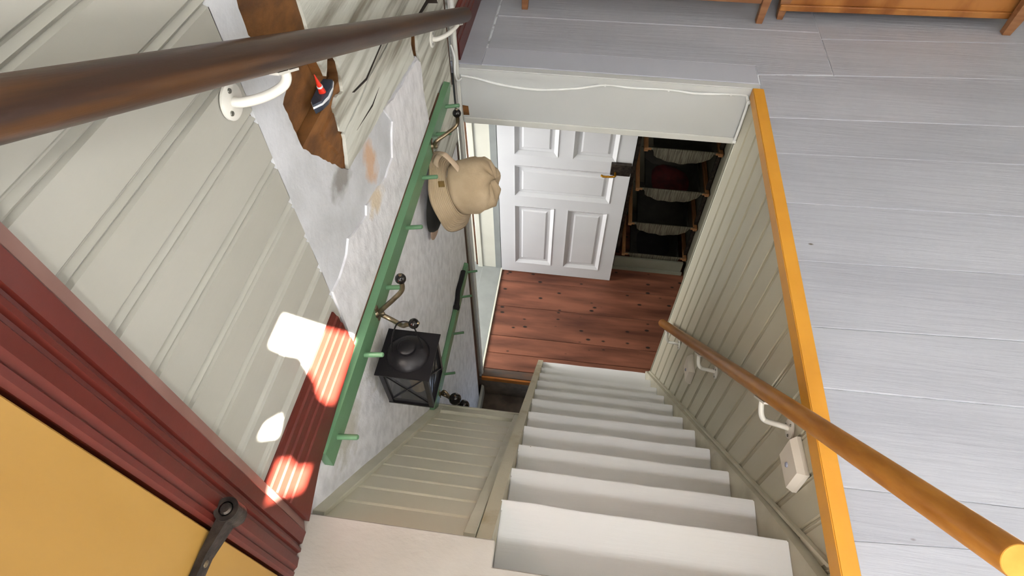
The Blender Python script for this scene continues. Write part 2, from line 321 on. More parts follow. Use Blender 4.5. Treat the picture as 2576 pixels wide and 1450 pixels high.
# long drying cracks in the timber as sunken dark slivers
for c in ([(.83, .59), (.93, .565), (1.08, .575), (1.085, .571), (.93, .559), (.84, .583)], [(.80, .50), (.93, .487), (1.0, .492), (.93, .481)], [(1.43, .47), (1.56, .46), (1.68, .40), (1.69, .38), (1.57, .44), (1.45, .455)]):
    slab('crack', c, -.02, .0026, 'dark', wl, False)
rough = [(1.35, .362), (1.2, .385), (1.08, .40), (.992, .425), (1.02, .38), (1.039, .35), (1.0, .30), (.98, .262), (.93, .262), (.899, .255), (.80, .285), (.733, .302), (.717, .279), (.65, .30), (.59, .325), (.557, .30), (.49, .287), (.442, .294), (.4385, .183), (.4385, 0.0), (1.392, 0.0), (1.38, .107), (1.37, .196), (1.376, .27), (1.382, .335)]
slab('rough_plaster', jitter(rough, .004, .03), -.005, .006, 'plaster_rough', wl)
# plaster below floor level, as an uneven sheet
bm = bmesh.new(); NY, NZ = 36, 46; grid = []
for j in range(NZ+1):
    row = []
    for i in range(NY+1):
        y = -.12+1.865*i/NY; zz = 0.0-2.95*j/NZ
        e = (random.uniform(-1, 1)*.0018 if 0 < i < NY else 0)
        row.append(bm.verts.new((lx(zz)+.005+e, y, zz)))
    grid.append(row)
for j in range(NZ):
    for i in range(NY): bm.faces.new((grid[j][i], grid[j][i+1], grid[j+1][i+1], grid[j+1][i]))
ext = bmesh.ops.extrude_face_region(bm, geom=bm.faces[:])
bmesh.ops.translate(bm, verts=[v for v in ext['geom'] if isinstance(v, bmesh.types.BMVert)], vec=(-.033, 0, 0))
b_ = B(); b_.bm.free(); b_.bm = bm; b_.build('rough_plaster', 'plaster_rough', wl, smooth=True)
# broken timber ends inside the hole: a ledge and a split block
B().poly([(XL-.03, .53, .65), (XL-.03, .80, .652), (XL-.03, .80, .44), (XL-.03, .60, .44)], [(XL-.006, .53, .645), (XL-.006, .79, .648), (XL-.012, .78, .45), (XL-.012, .62, .45)]).build('broken_log', 'barewood', wl)
B().poly([(XL-.03, .63, .625), (XL-.03, .72, .63), (XL-.03, .72, .52), (XL-.03, .68, .50)], [(XL-.001, .64, .61), (XL-.001, .715, .612), (XL-.004, .715, .53), (XL-.004, .69, .515)]).build('broken_log', 'barewood', wl)
B().box(XL-.03, XL-.006, .51, .72, .80, 1.6).build('broken_log', 'barewood', wl)
# wall beyond the stairwell, upper floor and room beyond the yellow door
struct(B().box(XL-.12, XL-.02, 1.94, 4.55, 0, 2.4).build('wall_far_left', 'timber'), 'grey timber wall of the upper floor past the stairwell', 'wall')
struct(B().box(-1.6, XL-.05, -.98, -.93, 0, 2.4).box(XL-.12, XL, -2.7, -.97, 0, 2.4).box(XL-.12, XL, -.97, -.145, 2.02, 2.4).build('wall_near_left', 'wallpaint'), 'pale wall around the yellow door', 'wall')
# red baseboards
pf = [(0, .25), (.005, .25), (.009, .236), (.013, .232), (.013, .208), (.017, .204), (.017, .176), (.021, .172), (.021, .142), (.0245, .138)]
def basepoly(y, zb): return [(XL+d, y, zz) for d, zz in pf]+[(XL+.0245, y, zb), (XL, y, zb)]
bmb = B().poly(basepoly(-.019, .004), basepoly(.10, .056)).poly(basepoly(.10, .056), basepoly(.412, .098))
struct(bmb.build('baseboard_left', 'red'), 'red stepped baseboard along the cream boards, sunlit', 'baseboard')
def bp2(y): return [(XL-.02+d, y, zz-.06) for d, zz in pf]+[(XL+.0045, y, 0.0), (XL-.02, y, 0.0)]
struct(B().poly(bp2(1.95), bp2(4.4)).build('baseboard_far_left', 'red'), 'dark red baseboard of the upper floor past the stairwell', 'baseboard')
# red door casing with moulded profile
cp = [(-.019, .0), (-.019, .011), (-.0405, .0215), (-.0405, 0)]
cas = thing('trim_1', (XL, -.085, 0), 'red moulded door casing beside the yellow door', 'casing', kind='structure')
B().poly([(XL+d, y, .0) for y, d in cp], [(XL+d, y, 2.1) for y, d in cp]).build('casing_edge', 'red_edge', cas)
cp = [(-.0405, .0), (-.0405, .0225), (-.043, .0245), (-.068, .0245), (-.071, .019), (-.075, .019), (-.079, .0265), (-.086, .0275), (-.090, .021), (-.095, .021), (-.099, .0285), (-.118, .0315), (-.127, .026), (-.130, .030), (-.139, .030), (-.145, .024), (-.147, 0)]
B().poly([(XL+d, y, .0) for y, d in cp], [(XL+d, y, 2.1) for y, d in cp]).build('casing_board', 'red', cas, tri=True)
# yellow door with strap hinge
d1 = thing('door_1', (XL, -.55, 0), 'yellow painted door at the near left with black iron strap hinge', 'door', kind='structure')
B().box(XL-.02, XL+.028, -.93, -.152, .02, 2.0).build('door_leaf', 'yellow', d1, bevel=.002)
B().box(XL-.03, XL+.002, -.151, -.146, .0, 2.0).build('door_gap_shade', 'dark', d1)  # dark strip standing in for the shade between casing and door
hz, hx, hy = .42, -.407, -.118
hg = B().poly([(XL+.028, -.62, hz-.012), (XL+.036, -.62, hz-.012), (XL+.036, -.62, hz+.012), (XL+.028, -.62, hz+.012)], [(XL+.030, -.19, hz-.014), (XL+.042, -.19, hz-.014), (XL+.042, -.19, hz+.014), (XL+.030, -.19, hz+.014)])
hg.poly([(XL+.030, -.19, hz-.014), (XL+.042, -.19, hz-.014), (XL+.042, -.19, hz+.014), (XL+.030, -.19, hz+.014)], [(hx-.010, hy-.006, hz-.017), (hx+.008, hy-.016, hz-.017), (hx+.008, hy-.016, hz+.017), (hx-.010, hy-.006, hz+.017)])
hg.lathe([(.012, hz-.02), (.02, hz-.02), (.02, hz+.02), (.012, hz+.02)], (hx, hy, 0), n=24, cap0=False, cap1=False)
hng = hg.build('strap_hinge', 'iron', d1, smooth=True)
B().lathe([(.010, hz-.04), (.010, hz+.021), (.007, hz+.024)], (hx, hy, 0), n=20).tube([(hx, hy, hz-.03), (XL+.02, hy+.01, hz-.03)], .008, 10).build('hinge_pin', 'iron', hng, smooth=True)
for yy in (-.20, -.33, -.48): B().lathe([(.007, 0), (.006, .004), (.001, .006)], (XL+(.0415 if yy > -.2 else .0385), yy, hz), (1, 0, 0), 12).build('rivet', 'brass', hng, smooth=True)

# ---------------------------------------------------------------- upper floor
fl = struct(B().box(.8275, 3.25, -2.6, 4.5, -.05, -.003).box(-1.55, .8275, 1.925, 4.5, -.05, -.003).box(-1.55, .8275, -2.6, -.10, -.05, -.003).build('floor', 'filler'), 'upper floor of grey painted boards around the stair opening', 'floor')
def board(pts, m='floor', top=0.0, name='plank', par=fl):
    return B().poly([(x, y, -.03) for x, y in pts], [(x, y, top) for x, y in pts]).build(name, m, par, bevel=.0022)
seams = [(-1.4, -1.4), (-1.05, -1.05), (-.72, -.71), (-.42, -.40), (-.17, -.13), (.112, .19), (.234, .252), (.505, .53), (.706, .76), (.959, 1.01), (1.222, 1.27), (1.485, 1.545), (1.702, 1.776), (1.995, 2.107)]
G = .0016
def at(s, x): return s[0]+(s[1]-s[0])*(x-.83)/1.17
for a, c in zip(seams, seams[1:]):
    x0 = .8285; x1 = 3.2; t = random.uniform(-.0012, .0012)
    board([(x0, at(a, x0)+G/2), (x1, at(a, x1)+G/2), (x1, at(c, x1)-G/2), (x0, at(c, x0)-G/2)], top=t)
# boards past the stairwell, butt joint near x 1.14
for (a0, a1, c0, c1) in ((1.995, 2.03, 2.347, 2.372), (2.347, 2.372, 2.66, 2.68), (2.66, 2.68, 2.97, 2.98), (2.97, 2.98, 3.3, 3.3)):
    xa, xb = (-.345, 1.138)
    if a0 < 2: board([(xa, 2.063), (.824, 2.063), (.824, a0+.002), (xb, a1+.002), (xb, c1-G), (xa, c0)], top=random.uniform(-.001, .001))
    else: board([(xa, a0), (xb, a1), (xb, c1-G), (xa, c0-G)], top=random.uniform(-.001, .001))
for (a, c) in (((2.026, 2.11), (2.315, 2.385)), ((2.318, 2.388), (2.6, 2.66)), ((2.604, 2.664), (2.9, 2.95)), ((2.904, 2.954), (3.25, 3.3))):
    board([(1.1405, a[0]), (3.2, a[1]+.09), (3.2, c[1]+.09-G), (1.1405, c[0]-G)], top=random.uniform(-.001, .001))
board([(-.352, 1.926), (.822, 1.926), (.822, 2.061), (-.352, 2.061)], 'floor_patch', .0008)
board([(XL-.02, 1.926), (-.354, 1.926), (-.354, 3.3), (XL-.02, 3.3)], 'floor', .0)
# landing in front of the first step
board([(XL, -.15), (.8265, -.15), (.8265, -.058), (.0135, -.058), (.012, .0), (XL, 0)], 'landing', .001, 'landing_board')
board([(XL, -.42), (.8265, -.42), (.8265, -.153), (XL, -.153)], 'landing', .0, 'landing_board')
board([(-1.5, -1.0), (.8265, -1.0), (.8265, -.423), (-1.5, -.423)], 'landing', .0, 'landing_board')
board([(-1.5, -2.55), (.8265, -2.55), (.8265, -1.003), (-1.5, -1.003)], 'landing', .0, 'landing_board')
# orange trim along the opening
struct(B().poly([(.783, -.30, -.052), (.827, -.30, -.03), (.827, -.30, .006), (.783, -.30, .006)], [(.790, 1.885, -.04), (.835, 1.885, -.03), (.835, 1.885, .006), (.790, 1.885, .006)]).build('trim_2', 'orange', bevel=.0025, seg=2), 'bright orange edging along the right side of the stair opening', 'edging')

# ---------------------------------------------------------------- header across the far end of the opening
hd = struct(B().box(XL+.006, XR, YF, YF+.02, -.289, -.03).build('wall_header', 'header'), 'pale header panel above the lower door, with a white cable', 'wall')
B().box(XL+.004, .826, 1.888, 1.925, -.032, .0005).build('floor_edge_strip', 'header', hd, bevel=.004, seg=2)
B().box(XL+.012, .795, 1.894, YF, -.289, -.258).build('lower_strip', 'white', hd, bevel=.002)
B().poly([(XL+.008, 1.9015, -.25), (XL+.036, 1.9015, -.249), (XL+.034, 1.9015, -.20), (XL+.007, 1.9015, -.197)], [(XL+.008, 1.903, -.25), (XL+.036, 1.903, -.249), (XL+.034, 1.903, -.20), (XL+.007, 1.903, -.197)]).build('broken_corner', 'barewood', hd)
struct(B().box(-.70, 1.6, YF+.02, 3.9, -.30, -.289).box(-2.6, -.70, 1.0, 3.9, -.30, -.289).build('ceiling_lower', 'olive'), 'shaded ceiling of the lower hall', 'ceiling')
# vertical white corner strip, leaning slightly with the wall
def cs(zz, w0=0, w1=.022): x = -.457+.0095*zz; return [(x-.012+w0, 1.878, zz), (x+.012+w1-.022, 1.878, zz), (x+.012+w1-.022, 1.9, zz), (x-.012+w0, 1.9, zz)]
st = thing('trim_3', (-.455, 1.89, ZL), 'white vertical corner strip between plaster wall and header', 'trim', kind='structure')
B().poly(cs(-2.75), cs(1.2)).build('strip', 'white', st, bevel=.003)
B().poly([(p[0]+.010, p[1]-.006, p[2]) for p in cs(-2.75, 0, .006)], [(p[0]+.010, p[1]-.006, p[2]) for p in cs(1.2, 0, .006)]).build('bead', 'white', st, bevel=.002)
B().poly([(lx(-2.9)-.035, 1.75, -2.9), (lx(-2.9)-.010, 1.75, -2.9), (lx(-2.9)-.010, 1.876, -2.9), (lx(-2.9)-.035, 1.876, -2.9)], [(XL-.035, 1.78, 1.2), (XL-.012, 1.78, 1.2), (XL-.012, 1.876, 1.2), (XL-.035, 1.876, 1.2)]).build('dark_board', 'brownwood', st)
# cable
cb_ = thing('cable', (.2, 1.89, -.05), 'thin white cable clipped along the pale header panel', 'cable')
def smoothpath(pts, n=6):
    out = []; P = [Vector(p) for p in pts]
    for i in range(len(P)-1):
        a, b, c, d = P[max(i-1, 0)], P[i], P[i+1], P[min(i+2, len(P)-1)]
        for k in range(n):
            t = k/n; out.append(.5*((2*b)+(c-a)*t+(2*a-5*b+4*c-d)*t*t+(3*b-a-3*c+d)*t**3))
    out.append(P[-1]); return out
cpath = [(-.44, -.040), (-.368, -.050), (-.263, -.073), (-.104, -.084), (.069, -.064), (.19, -.036), (.304, -.041), (.458, -.037), (.571, -.046), (.716, -.037), (.772, -.037), (.786, -.05)]
B().tube(smoothpath([(x, 1.897, zz) for x, zz in cpath]+[(.792, 1.885, -.075), (.793, 1.882, -.16), (.793, 1.882, -.27)]), .0058, 8).build('wire', 'cable', cb_, smooth=True)
B().tube(smoothpath([(XL+.02, 1.872, -.04), (XL+.01, 1.84, -.03), (XL+.012, 1.80, .03), (XL+.012, 1.82, .09), (XL-.01, 1.86, .12)]), .0042, 8).build('wire_loop', 'cable', cb_, smooth=True)
for x, zz in ((.19, -.035), (.458, -.036), (.716, -.036)): B().box(x-.006, x+.006, 1.892, YF, zz-.010, zz+.010).build('clip', 'cable', cb_, bevel=.002)
for zz in (-.06, -.265): B().box(.786, .80, 1.875, 1.889, zz-.008, zz+.008).build('clip', 'cable', cb_, bevel=.002)

# ---------------------------------------------------------------- right wall of the stairwell
wr = struct(B().box(.812, .84, -.35, 1.9, -2.8, -.03).build('wall_right', 'olive'), 'right stairwell wall of vertical olive beaded boards', 'wall')
pw = .114
prof = [(0, -.012), (0, -.006), (.003, 0), (pw-.022, 0), (pw-.018, -.005), (pw-.012, -.0005), (pw-.006, -.006), (pw-.002, -.004), (pw, -.006), (pw, -.012)]
k = 0; y = .075-pw*3
while y < 1.885:
    ye = min(y+pw, 1.9); s_ = (ye-y)/pw
    A = [(XR-d, y+v*s_, -2.69) for v, d in prof]; C = [(XR-d, y+v*s_, -.035) for v, d in prof]
    B().poly(A, C).build('plank', 'bead_r', wr); y += pw
B().tube([(.8065, 1.893, -2.69), (.8065, 1.893, -.289)], .0075, 10).build('corner_bead', 'cream', wr, smooth=True)

# ---------------------------------------------------------------- staircase
stc = thing('staircase', (.38, 1.0, ZL), 'steep white painted staircase running down to the lower hall', 'stairs')
run_, rise = .1752, .2226
ny = lambda i: .160+run_*i
nz = lambda i: -rise*(i+1)
for i in range(11):
    yb = (ny(i-1) if i else -.058)-.03; dz = random.uniform(-.003, .003); sk = random.uniform(-.004, .004)
    xs = [-.006+(.775)*k/8 for k in range(9)]
    fr = [(x, ny(i)+sk*(x-.38)/.38+random.uniform(-.0016, .0016)) for x in xs]
    pts = [(.769, yb-.012), (-.006+.006, yb-.012)]
    pts = [(0.0, yb-.012), (0.0, ny(i)-.03)]+[(-.006, ny(i)-.03)]+fr+[(.769, yb-.012)]
    B().poly([(x, yy, nz(i)-.032+dz) for x, yy in pts], [(x, yy, nz(i)+dz) for x, yy in pts]).build('tread', 'tread', stc, bevel=.004, seg=2)
    zt = (nz(i-1)-.03 if i else -.028)
    B().box(0, .769, yb-.02, yb, nz(i), zt).build('riser', 'riser', stc)
B().box(0, .769, ny(10)-.05, ny(10)-.03, ZL, nz(10)-.03).build('riser', 'riser', stc)
sl = rise/run_
def strz(y, o): return -(y-.160)*sl-rise+o
def stringer(x0, x1, o, mtl, y1=1.925):
    ys = [.0, .3, .8, 1.3, 1.8, y1]
    top = [(y, min(max(strz(y, o), ZL+.02), -.034)) for y in ys]
    bot = [(y, max(strz(y, o)-.33, ZL)) for y in reversed(ys)]
    pl_ = top+bot
    B().poly([(x0, a, c) for a, c in pl_], [(x1, a, c) for a, c in pl_]).build('stringer', mtl, stc, tri=True)
stringer(-.038, -.0005, .012, 'stringer'); stringer(.7695, .7985, .03, 'stringer_r')
B().poly([(.786, y, strz(y, .05)) for y in (.06, 1.9)]+[(.786, y, strz(y, .034)) for y in (1.9, .06)], [(.799, y, strz(y, .05)) for y in (.06, 1.9)]+[(.799, y, strz(y, .034)) for y in (1.9, .06)]).build('wall_strip', 'stringer_r', stc)

# ---------------------------------------------------------------- sloping boarded panel left of the stairs
pn = thing('boarded_panel', (-.25, .45, -.6), 'sloping beige boarded panel between plaster wall and staircase', 'panel')
dirv = Vector((0, .79, -1.07)).normalized(); nrm = Vector((0, 1.07, .79)).normalized(); p0 = Vector((0, .012, -.05))
def pp(x, s, h): v = p0+dirv*s+nrm*h; return (x, v.y, v.z)
def pbox(x0, x1, s0, s1, h0, h1):
    return B().poly([pp(x0, s0, h0), pp(x1, s0, h0), pp(x1, s1, h0), pp(x0, s1, h0)], [pp(x0, s0, h1), pp(x1, s0, h1), pp(x1, s1, h1), pp(x0, s1, h1)])
SLEN = 1.335; pxl = -.462; pxr = -.04
pbox(pxl+.045, pxr-.025, 0, SLEN, -.03, -.018).build('backing', 'panel_frame', pn)
edges = [0, .125, .242, .352, .467, .587, .712, .832, .950, 1.075, 1.20, SLEN]
for a, c in zip(edges, edges[1:]):
    pr = [(a+.001, -.018), (a+.001, -.008), (a+.006, -.003), (c-.012, -.003), (c-.010, -.007), (c-.006, -.002), (c-.002, -.008), (c-.001, -.018)]
    B().poly([pp(pxl+.04, s, h) for s, h in pr], [pp(pxr-.022, s, h) for s, h in pr]).build('plank', 'panel', pn)
pbox(-.464, pxl+.046, -.0, SLEN+.1, -.02, .010).build('stile', 'panel_frame', pn, bevel=.002)
pbox(pxr-.03, pxr, -.0, SLEN+.1, -.02, .010).build('stile', 'panel_frame', pn, bevel=.002)
pbox(pxl+.046, pxr-.03, SLEN, SLEN+.1, -.02, .010).build('end_rail', 'panel_frame', pn, bevel=.002)
pbox(-.48, pxr, SLEN+.1, SLEN+.13, -.05, .014).build('end_rail', 'panel_frame', pn, bevel=.003)

# ---------------------------------------------------------------- lower hall
lf = struct(B().box(-.5, 1.6, 1.9, 3.9, ZL-.06, ZL-.012).build('floor_lower', 'dark'), 'worn reddish brown board floor of the lower hall', 'floor')
sy = [1.862, 1.935, 2.085, 2.255, 2.562, 2.845, 3.12, 3.45, 3.9]
for i, (a, c) in enumerate(zip(sy, sy[1:])):
    sk = .012
    x0_ = -.478; x1_ = 1.2 if i > 1 else 1.2
    B().poly([(x0_, a+.0015, ZL-.03), (x1_, a+sk+.0015, ZL-.03), (x1_, c+sk-.0015, ZL-.03), (x0_, c-.0015, ZL-.03)], [(x0_, a+.0015, ZL), (x1_, a+sk+.0015, ZL), (x1_, c+sk-.0015, ZL), (x0_, c-.0015, ZL)]).build('plank', 'lowedge' if i == 0 else 'lowfloor', lf, bevel=.003)
struct(B().box(-.478, -.03, 1.845, 1.862, ZL-.045, ZL+.001).build('trim_4', 'orange_low', bevel=.002), 'orange painted edge of the lower floor beside the staircase foot', 'edging')
struct(B().box(-.6, .0, .6, 1.86, ZL-.32, ZL-.30).box(-.6, 0, 1.86, 1.88, ZL-.30, ZL-.045).build('floor_cellar', 'cellar'), 'dark concrete floor of the sunken corner beside the stairs', 'floor')
bbx = lx(-2.8)+.006
struct(B().poly([(bbx, 1.55, -2.99), (bbx+.018, 1.55, -2.99), (bbx+.018, 1.55, -2.86), (bbx, 1.55, -2.84)], [(bbx, 1.86, -2.99), (bbx+.018, 1.86, -2.99), (bbx+.018, 1.86, -2.86), (bbx, 1.86, -2.84)]).build('baseboard_cellar', 'cream'), 'short cream skirting at the foot of the plaster wall', 'baseboard')
struct(B().box(-.6, .85, -.36, -.31, -3.1, -.05).box(-.6, .85, -.31, .6, -3.1, -3.02).box(.84, .88, -.36, 1.9, -3.1, -.05).build('wall_light_block', 'cellar'), 'unseen shell added to block sky light below the staircase', 'wall')  # added out of view so no sky light leaks in from below
# doorway on the left: threshold, jambs, next room
struct(B().poly([(-.66, 1.93, ZL-.03), (-.49, 1.93, ZL-.03), (-.49, 2.975, ZL-.03), (-.66, 2.975, ZL-.03)], [(-.66, 1.93, ZL+.012), (-.49, 1.93, ZL+.012), (-.49, 2.975, ZL+.012), (-.66, 2.975, ZL+.012)]).build('floor_threshold', 'greypaint', bevel=.003), 'grey painted door sill left of the brown lower floor', 'threshold')
struct(B().box(-.49, -.476, 1.9, 2.975, ZL-.02, ZL+.016).build('trim_5', 'cream', bevel=.002), 'narrow cream strip between grey sill and brown floor', 'trim')
jb = thing('trim_6', (-.58, 2.98, ZL), 'cream door jamb left of the white panel door', 'jamb', kind='structure')
B().box(-.655, -.535, 2.975, 3.01, ZL, -.30).build('jamb_board', 'cream', jb)
B().box(-.537, -.488, 2.965, 3.01, ZL+.012, -.30).build('grey_stop', 'greypaint', jb)
B().box(-.70, -.655, 2.965, 3.02, ZL, -.30).build('jamb_casing', 'cream', jb, bevel=.004)
B().box(-.72, -.70, 2.99, 3.02, ZL, -.30).build('jamb_brown_strip', 'brownwood', jb)  # thin brown strip beside the jamb casing
struct(B().box(-2.6, -.72, 3.02, 3.06, ZL-.1, -.30).box(-2.65, -2.6, .9, 3.06, ZL-.1, -2.2).box(-2.65, -2.6, .9, 3.06, -.75, -.3).box(-2.65, -2.6, .9, 1.7, -2.2, -.75).build('wall_lower_room', 'cream'), 'cream wall of the room behind the lower doorway', 'wall')
struct(B().box(-2.6, -.66, .9, 3.05, ZL-.06, ZL-.0).build('floor_lower_room', 'greypaint'), 'brown floor of the room behind the lower doorway', 'floor')
struct(B().box(-.66, -.488, 1.905, 1.925, ZL-.3, -.30).box(-.56, -.50, 1.876, 1.906, -3.0, -.3).build('wall_corner', 'cream'), 'cream wall end at the near side of the lower doorway', 'wall')
# hall walls
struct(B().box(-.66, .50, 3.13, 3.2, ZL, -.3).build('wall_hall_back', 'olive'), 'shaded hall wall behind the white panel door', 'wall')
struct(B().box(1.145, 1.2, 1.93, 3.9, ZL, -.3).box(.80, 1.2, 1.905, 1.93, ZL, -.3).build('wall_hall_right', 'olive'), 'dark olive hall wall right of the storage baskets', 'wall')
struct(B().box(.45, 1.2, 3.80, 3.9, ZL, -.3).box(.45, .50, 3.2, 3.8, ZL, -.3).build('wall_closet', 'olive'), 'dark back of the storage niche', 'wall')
# white panel door, open into the hall
d2 = thing('door_2', (0, 2.96, ZL), 'white five-panel door at the foot of the stairs', 'door', kind='structure')
dy = 2.95; dx0, dx1, dz0, dz1 = -.480, .490, -2.678, -.62
cols = [(-.355, -.043), (.066, .372)]; rows_ = [(-2.548, -1.853), (-1.335, -.75)]; mid = (-1.742, -1.44)
lf_ = B()
# stiles and rails leave real sunken panels
xs_ = [dx0, cols[0][0], cols[0][1], cols[1][0], cols[1][1], dx1]
lf_.box(dx0, xs_[1], dy, dy+.035, dz0, dz1).box(xs_[4], dx1, dy, dy+.035, dz0, dz1)
lf_.box(xs_[1], xs_[4], dy, dy+.035, dz0, rows_[0][0]).box(xs_[1], xs_[4], dy, dy+.035, rows_[0][1], mid[0]).box(xs_[1], xs_[4], dy, dy+.035, mid[1], rows_[1][0]).box(xs_[1], xs_[4], dy, dy+.035, rows_[1][1], dz1)
for zz0, zz1 in rows_: lf_.box(xs_[2], xs_[3], dy, dy+.035, zz0, zz1)
lf_.build('door_leaf', 'door', d2)
def dpanel(x0, x1, z0, z1):
    e = .028; f_ = .052
    b = B(); b.box(x0, x1, dy+.016, dy+.02, z0, z1)
    # sloping moulding frame
    for (A, C) in (((x0, z0), (x1, z0)), ((x1, z0), (x1, z1)), ((x1, z1), (x0, z1)), ((x0, z1), (x0, z0))): pass
    o = [(x0, z0), (x1, z0), (x1, z1), (x0, z1)]; i_ = [(x0+e, z0+e), (x1-e, z0+e), (x1-e, z1-e), (x0+e, z1-e)]
    for k in range(4):
        a, c = o[k], o[(k+1) % 4]; d, g_ = i_[(k+1) % 4], i_[k]
        b.poly([(a[0], dy+.018, a[1]), (c[0], dy+.018, c[1]), (d[0], dy+.018, d[1]), (g_[0], dy+.018, g_[1])], [(a[0], dy-.005, a[1]), (c[0], dy-.005, c[1]), (d[0], dy+.014, d[1]), (g_[0], dy+.014, g_[1])])
    b.poly([(x0+f_, dy+.016, z0+f_), (x1-f_, dy+.016, z0+f_), (x1-f_, dy+.016, z1-f_), (x0+f_, dy+.016, z1-f_)], [(x0+f_+.012, dy+.008, z0+f_+.012), (x1-f_-.012, dy+.008, z0+f_+.012), (x1-f_-.012, dy+.008, z1-f_-.012), (x0+f_+.012, dy+.008, z1-f_-.012)])
    return b.build('door_panel', 'door', d2)
for c0, c1 in cols:
    for a, c in rows_: dpanel(c0, c1, a, c)
dpanel(cols[0][0], cols[1][1], mid[0], mid[1])
lk = B().box(.342, .485, dy-.028, dy, -1.437, -1.332).build('lock_case', 'iron', d2, bevel=.003)
B().box(.48, .494, dy-.022, dy, -1.41, -1.36).build('latch', 'iron', lk)
B().tube(smoothpath([(.378, dy-.028, -1.412), (.378, dy-.055, -1.414), (.36, dy-.062, -1.418), (.30, dy-.06, -1.425), (.28, dy-.05, -1.424)]), .0085, 10).build('lever_handle', 'gold', lk, smooth=True)
# storage: plinth and four sling baskets on runners
pb = thing('storage_plinth', (.82, 3.115, ZL), 'low grey plinth board in front of the lowest canvas basket', 'plinth')
B().box(.515, 1.115, 3.115, 3.138, ZL, -2.545).build('plinth_board', 'boxgrey', pb, bevel=.003)
B().box(.505, 1.125, 3.095, 3.115, ZL, -2.655).build('plinth_foot', 'boxgrey', pb, bevel=.003)
rk = thing('basket_rack', (.86, 3.4, ZL), 'dark metal frame holding the canvas baskets', 'rack')
for x in (.535, 1.125):
    for y in (3.2, 3.7): B().box(x-.012, x+.012, y-.012, y+.012, -2.545, -.32).build('post', 'iron', rk)
for zf in (-1.345, -1.738, -2.128, -2.515):
    for x in (.535, 1.125): B().box(x-.010, x+.010, 3.19, 3.71, zf-.045, zf-.03).build('cross_rail', 'iron', rk)
def basket(zf, label, cloth):
    t = thing('storage_basket', (.865, 3.35, zf-.16), label, 'basket', 'canvas baskets in the storage niche')
    for x in (.588, 1.122):
        B().box(x-.016, x+.016, 3.14, 3.68, zf-.028, zf+.004).build('runner', 'basketwood', t, bevel=.004)
    B().tube([(.60, 3.152, zf-.004), (1.115, 3.152, zf-.004)], .009, 10).build('front_rod', 'canvas', t, smooth=True)
    for xa, xb in ((.575, .625), (1.085, 1.135)): B().tube([(xa, 3.150, zf-.006), (xb, 3.150, zf-.006)], .0105, 10).build('rod_end', 'basketwood', t, smooth=True)
    # sagging cloth tub
    bm = B(); nx = 16
    def tub(inset, dz):
        rows = []
        for k, (yy, dd) in enumerate(((3.150+inset, 0), (3.150+inset, .06), (3.153+inset, .115), (3.175+inset, .142), (3.40, .15), (3.60-inset, .14), (3.65-inset, .06), (3.66-inset, 0))):
            row = []
            for i in range(nx+1):
                x = .612+inset+(.486-2*inset)*i/nx; sag = math.sin(math.pi*i/nx)**.35
                row.append((x+(.03*(1 if i < nx/2 else -1)*(1-sag)*dd/.15), yy+.006*math.sin(i*1.7+k)*(dd > .04), zf-dd*sag*(1+.02*math.sin(i*.9+zf*9))+dz))
            rows.append(row)
        return rows
    for rows, flip in ((tub(0, 0), False), (tub(.006, .006), True)):
        vs = [[bm.bm.verts.new(p) for p in r_] for r_ in rows]
        for a, c in zip(vs, vs[1:]):
            for i in range(nx): bm.bm.faces.new((a[i], a[i+1], c[i+1], c[i]))
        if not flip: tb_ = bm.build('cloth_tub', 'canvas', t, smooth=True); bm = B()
        else: bm.build('shaded_inside', 'canvas_shade', tb_, smooth=True)
    if cloth:
        b = B(); b.lathe([(.0, .02), (.10, .03), (.17, .015), (.19, -.01), (.15, -.03)], (.87, 3.40, zf-.125), (0, 0, 1), 20, fn=lambda r_, h, a: (r_*(1+.12*math.sin(3*a)), h*(1+.3*math.sin(2*a+1))), cap0=False)
        b.build('folded_cloth', cloth, t, smooth=True)
basket(-1.345, 'topmost grey canvas basket, half hidden by the header', None)
basket(-1.738, 'grey canvas basket with red cloth, second from the top', 'redcloth')
basket(-2.128, 'empty grey canvas basket, third from the top', None)
basket(-2.515, 'lowest canvas basket holding black cloth, just above the plinth', 'blackcloth')

# ---------------------------------------------------------------- handrails
def bracket(par, wall, rail, sgn, plate=True, drop=.055):
    """wall point, rail point under the rail; plate on the wall, swan-neck arm, saddle"""
    w_ = Vector(wall); rl = Vector(rail)
    k = thing_part('bracket', par, B().lathe([(.030, 0), (.030, .004), (.026, .006)], w_, (sgn, 0, 0), 28), 'bracket')
    el = Vector((rl.x, w_.y*.25+rl.y*.75, w_.z))
    path = [w_, w_+Vector((sgn*.02, 0, 0)), Vector((rl.x-sgn*.03, w_.y*.65+rl.y*.35, w_.z)), Vector((rl.x-sgn*.010, w_.y*.15+rl.y*.85, w_.z+.002)), Vector((rl.x-sgn*.001, rl.y, w_.z+.014)), Vector((rl.x, rl.y, max(w_.z+.03, rl.z-.02))), rl]
    B().tube(smoothpath(path, 6), .0082, 12).build('arm', 'bracket', k, smooth=True)
    return k
def thing_part(name, par, b, m): return b.build(name, m, par, smooth=True)
def railobj(a, b, ends, rad, m, par):
    L_ = (b-a).length; d = (b-a).normalized()
    bb_ = B().tube([(0, t*L_ if t <= 1 else t, 0) for t in (0,)]+[(0, e, 0) for e in ends(L_)]+[(0, L_, 0)], rad, 28)
    o = bb_.build('rail', m, None, smooth=True); o.parent = par
    o.rotation_mode = 'QUATERNION'; o.rotation_quaternion = Vector((0, 1, 0)).rotation_difference(d); o.location = a-ORG[par.name]
    ORG[o.name] = ORG[par.name]; return o
hl = thing('handrail', (XL, .8, .5), 'thick dark brown round handrail on the left wall', 'handrail')
h0 = Vector((-.372, -.25, 1.255)); h1 = Vector((-.372, 1.775, .300)); hd_ = (h1-h0).normalized()
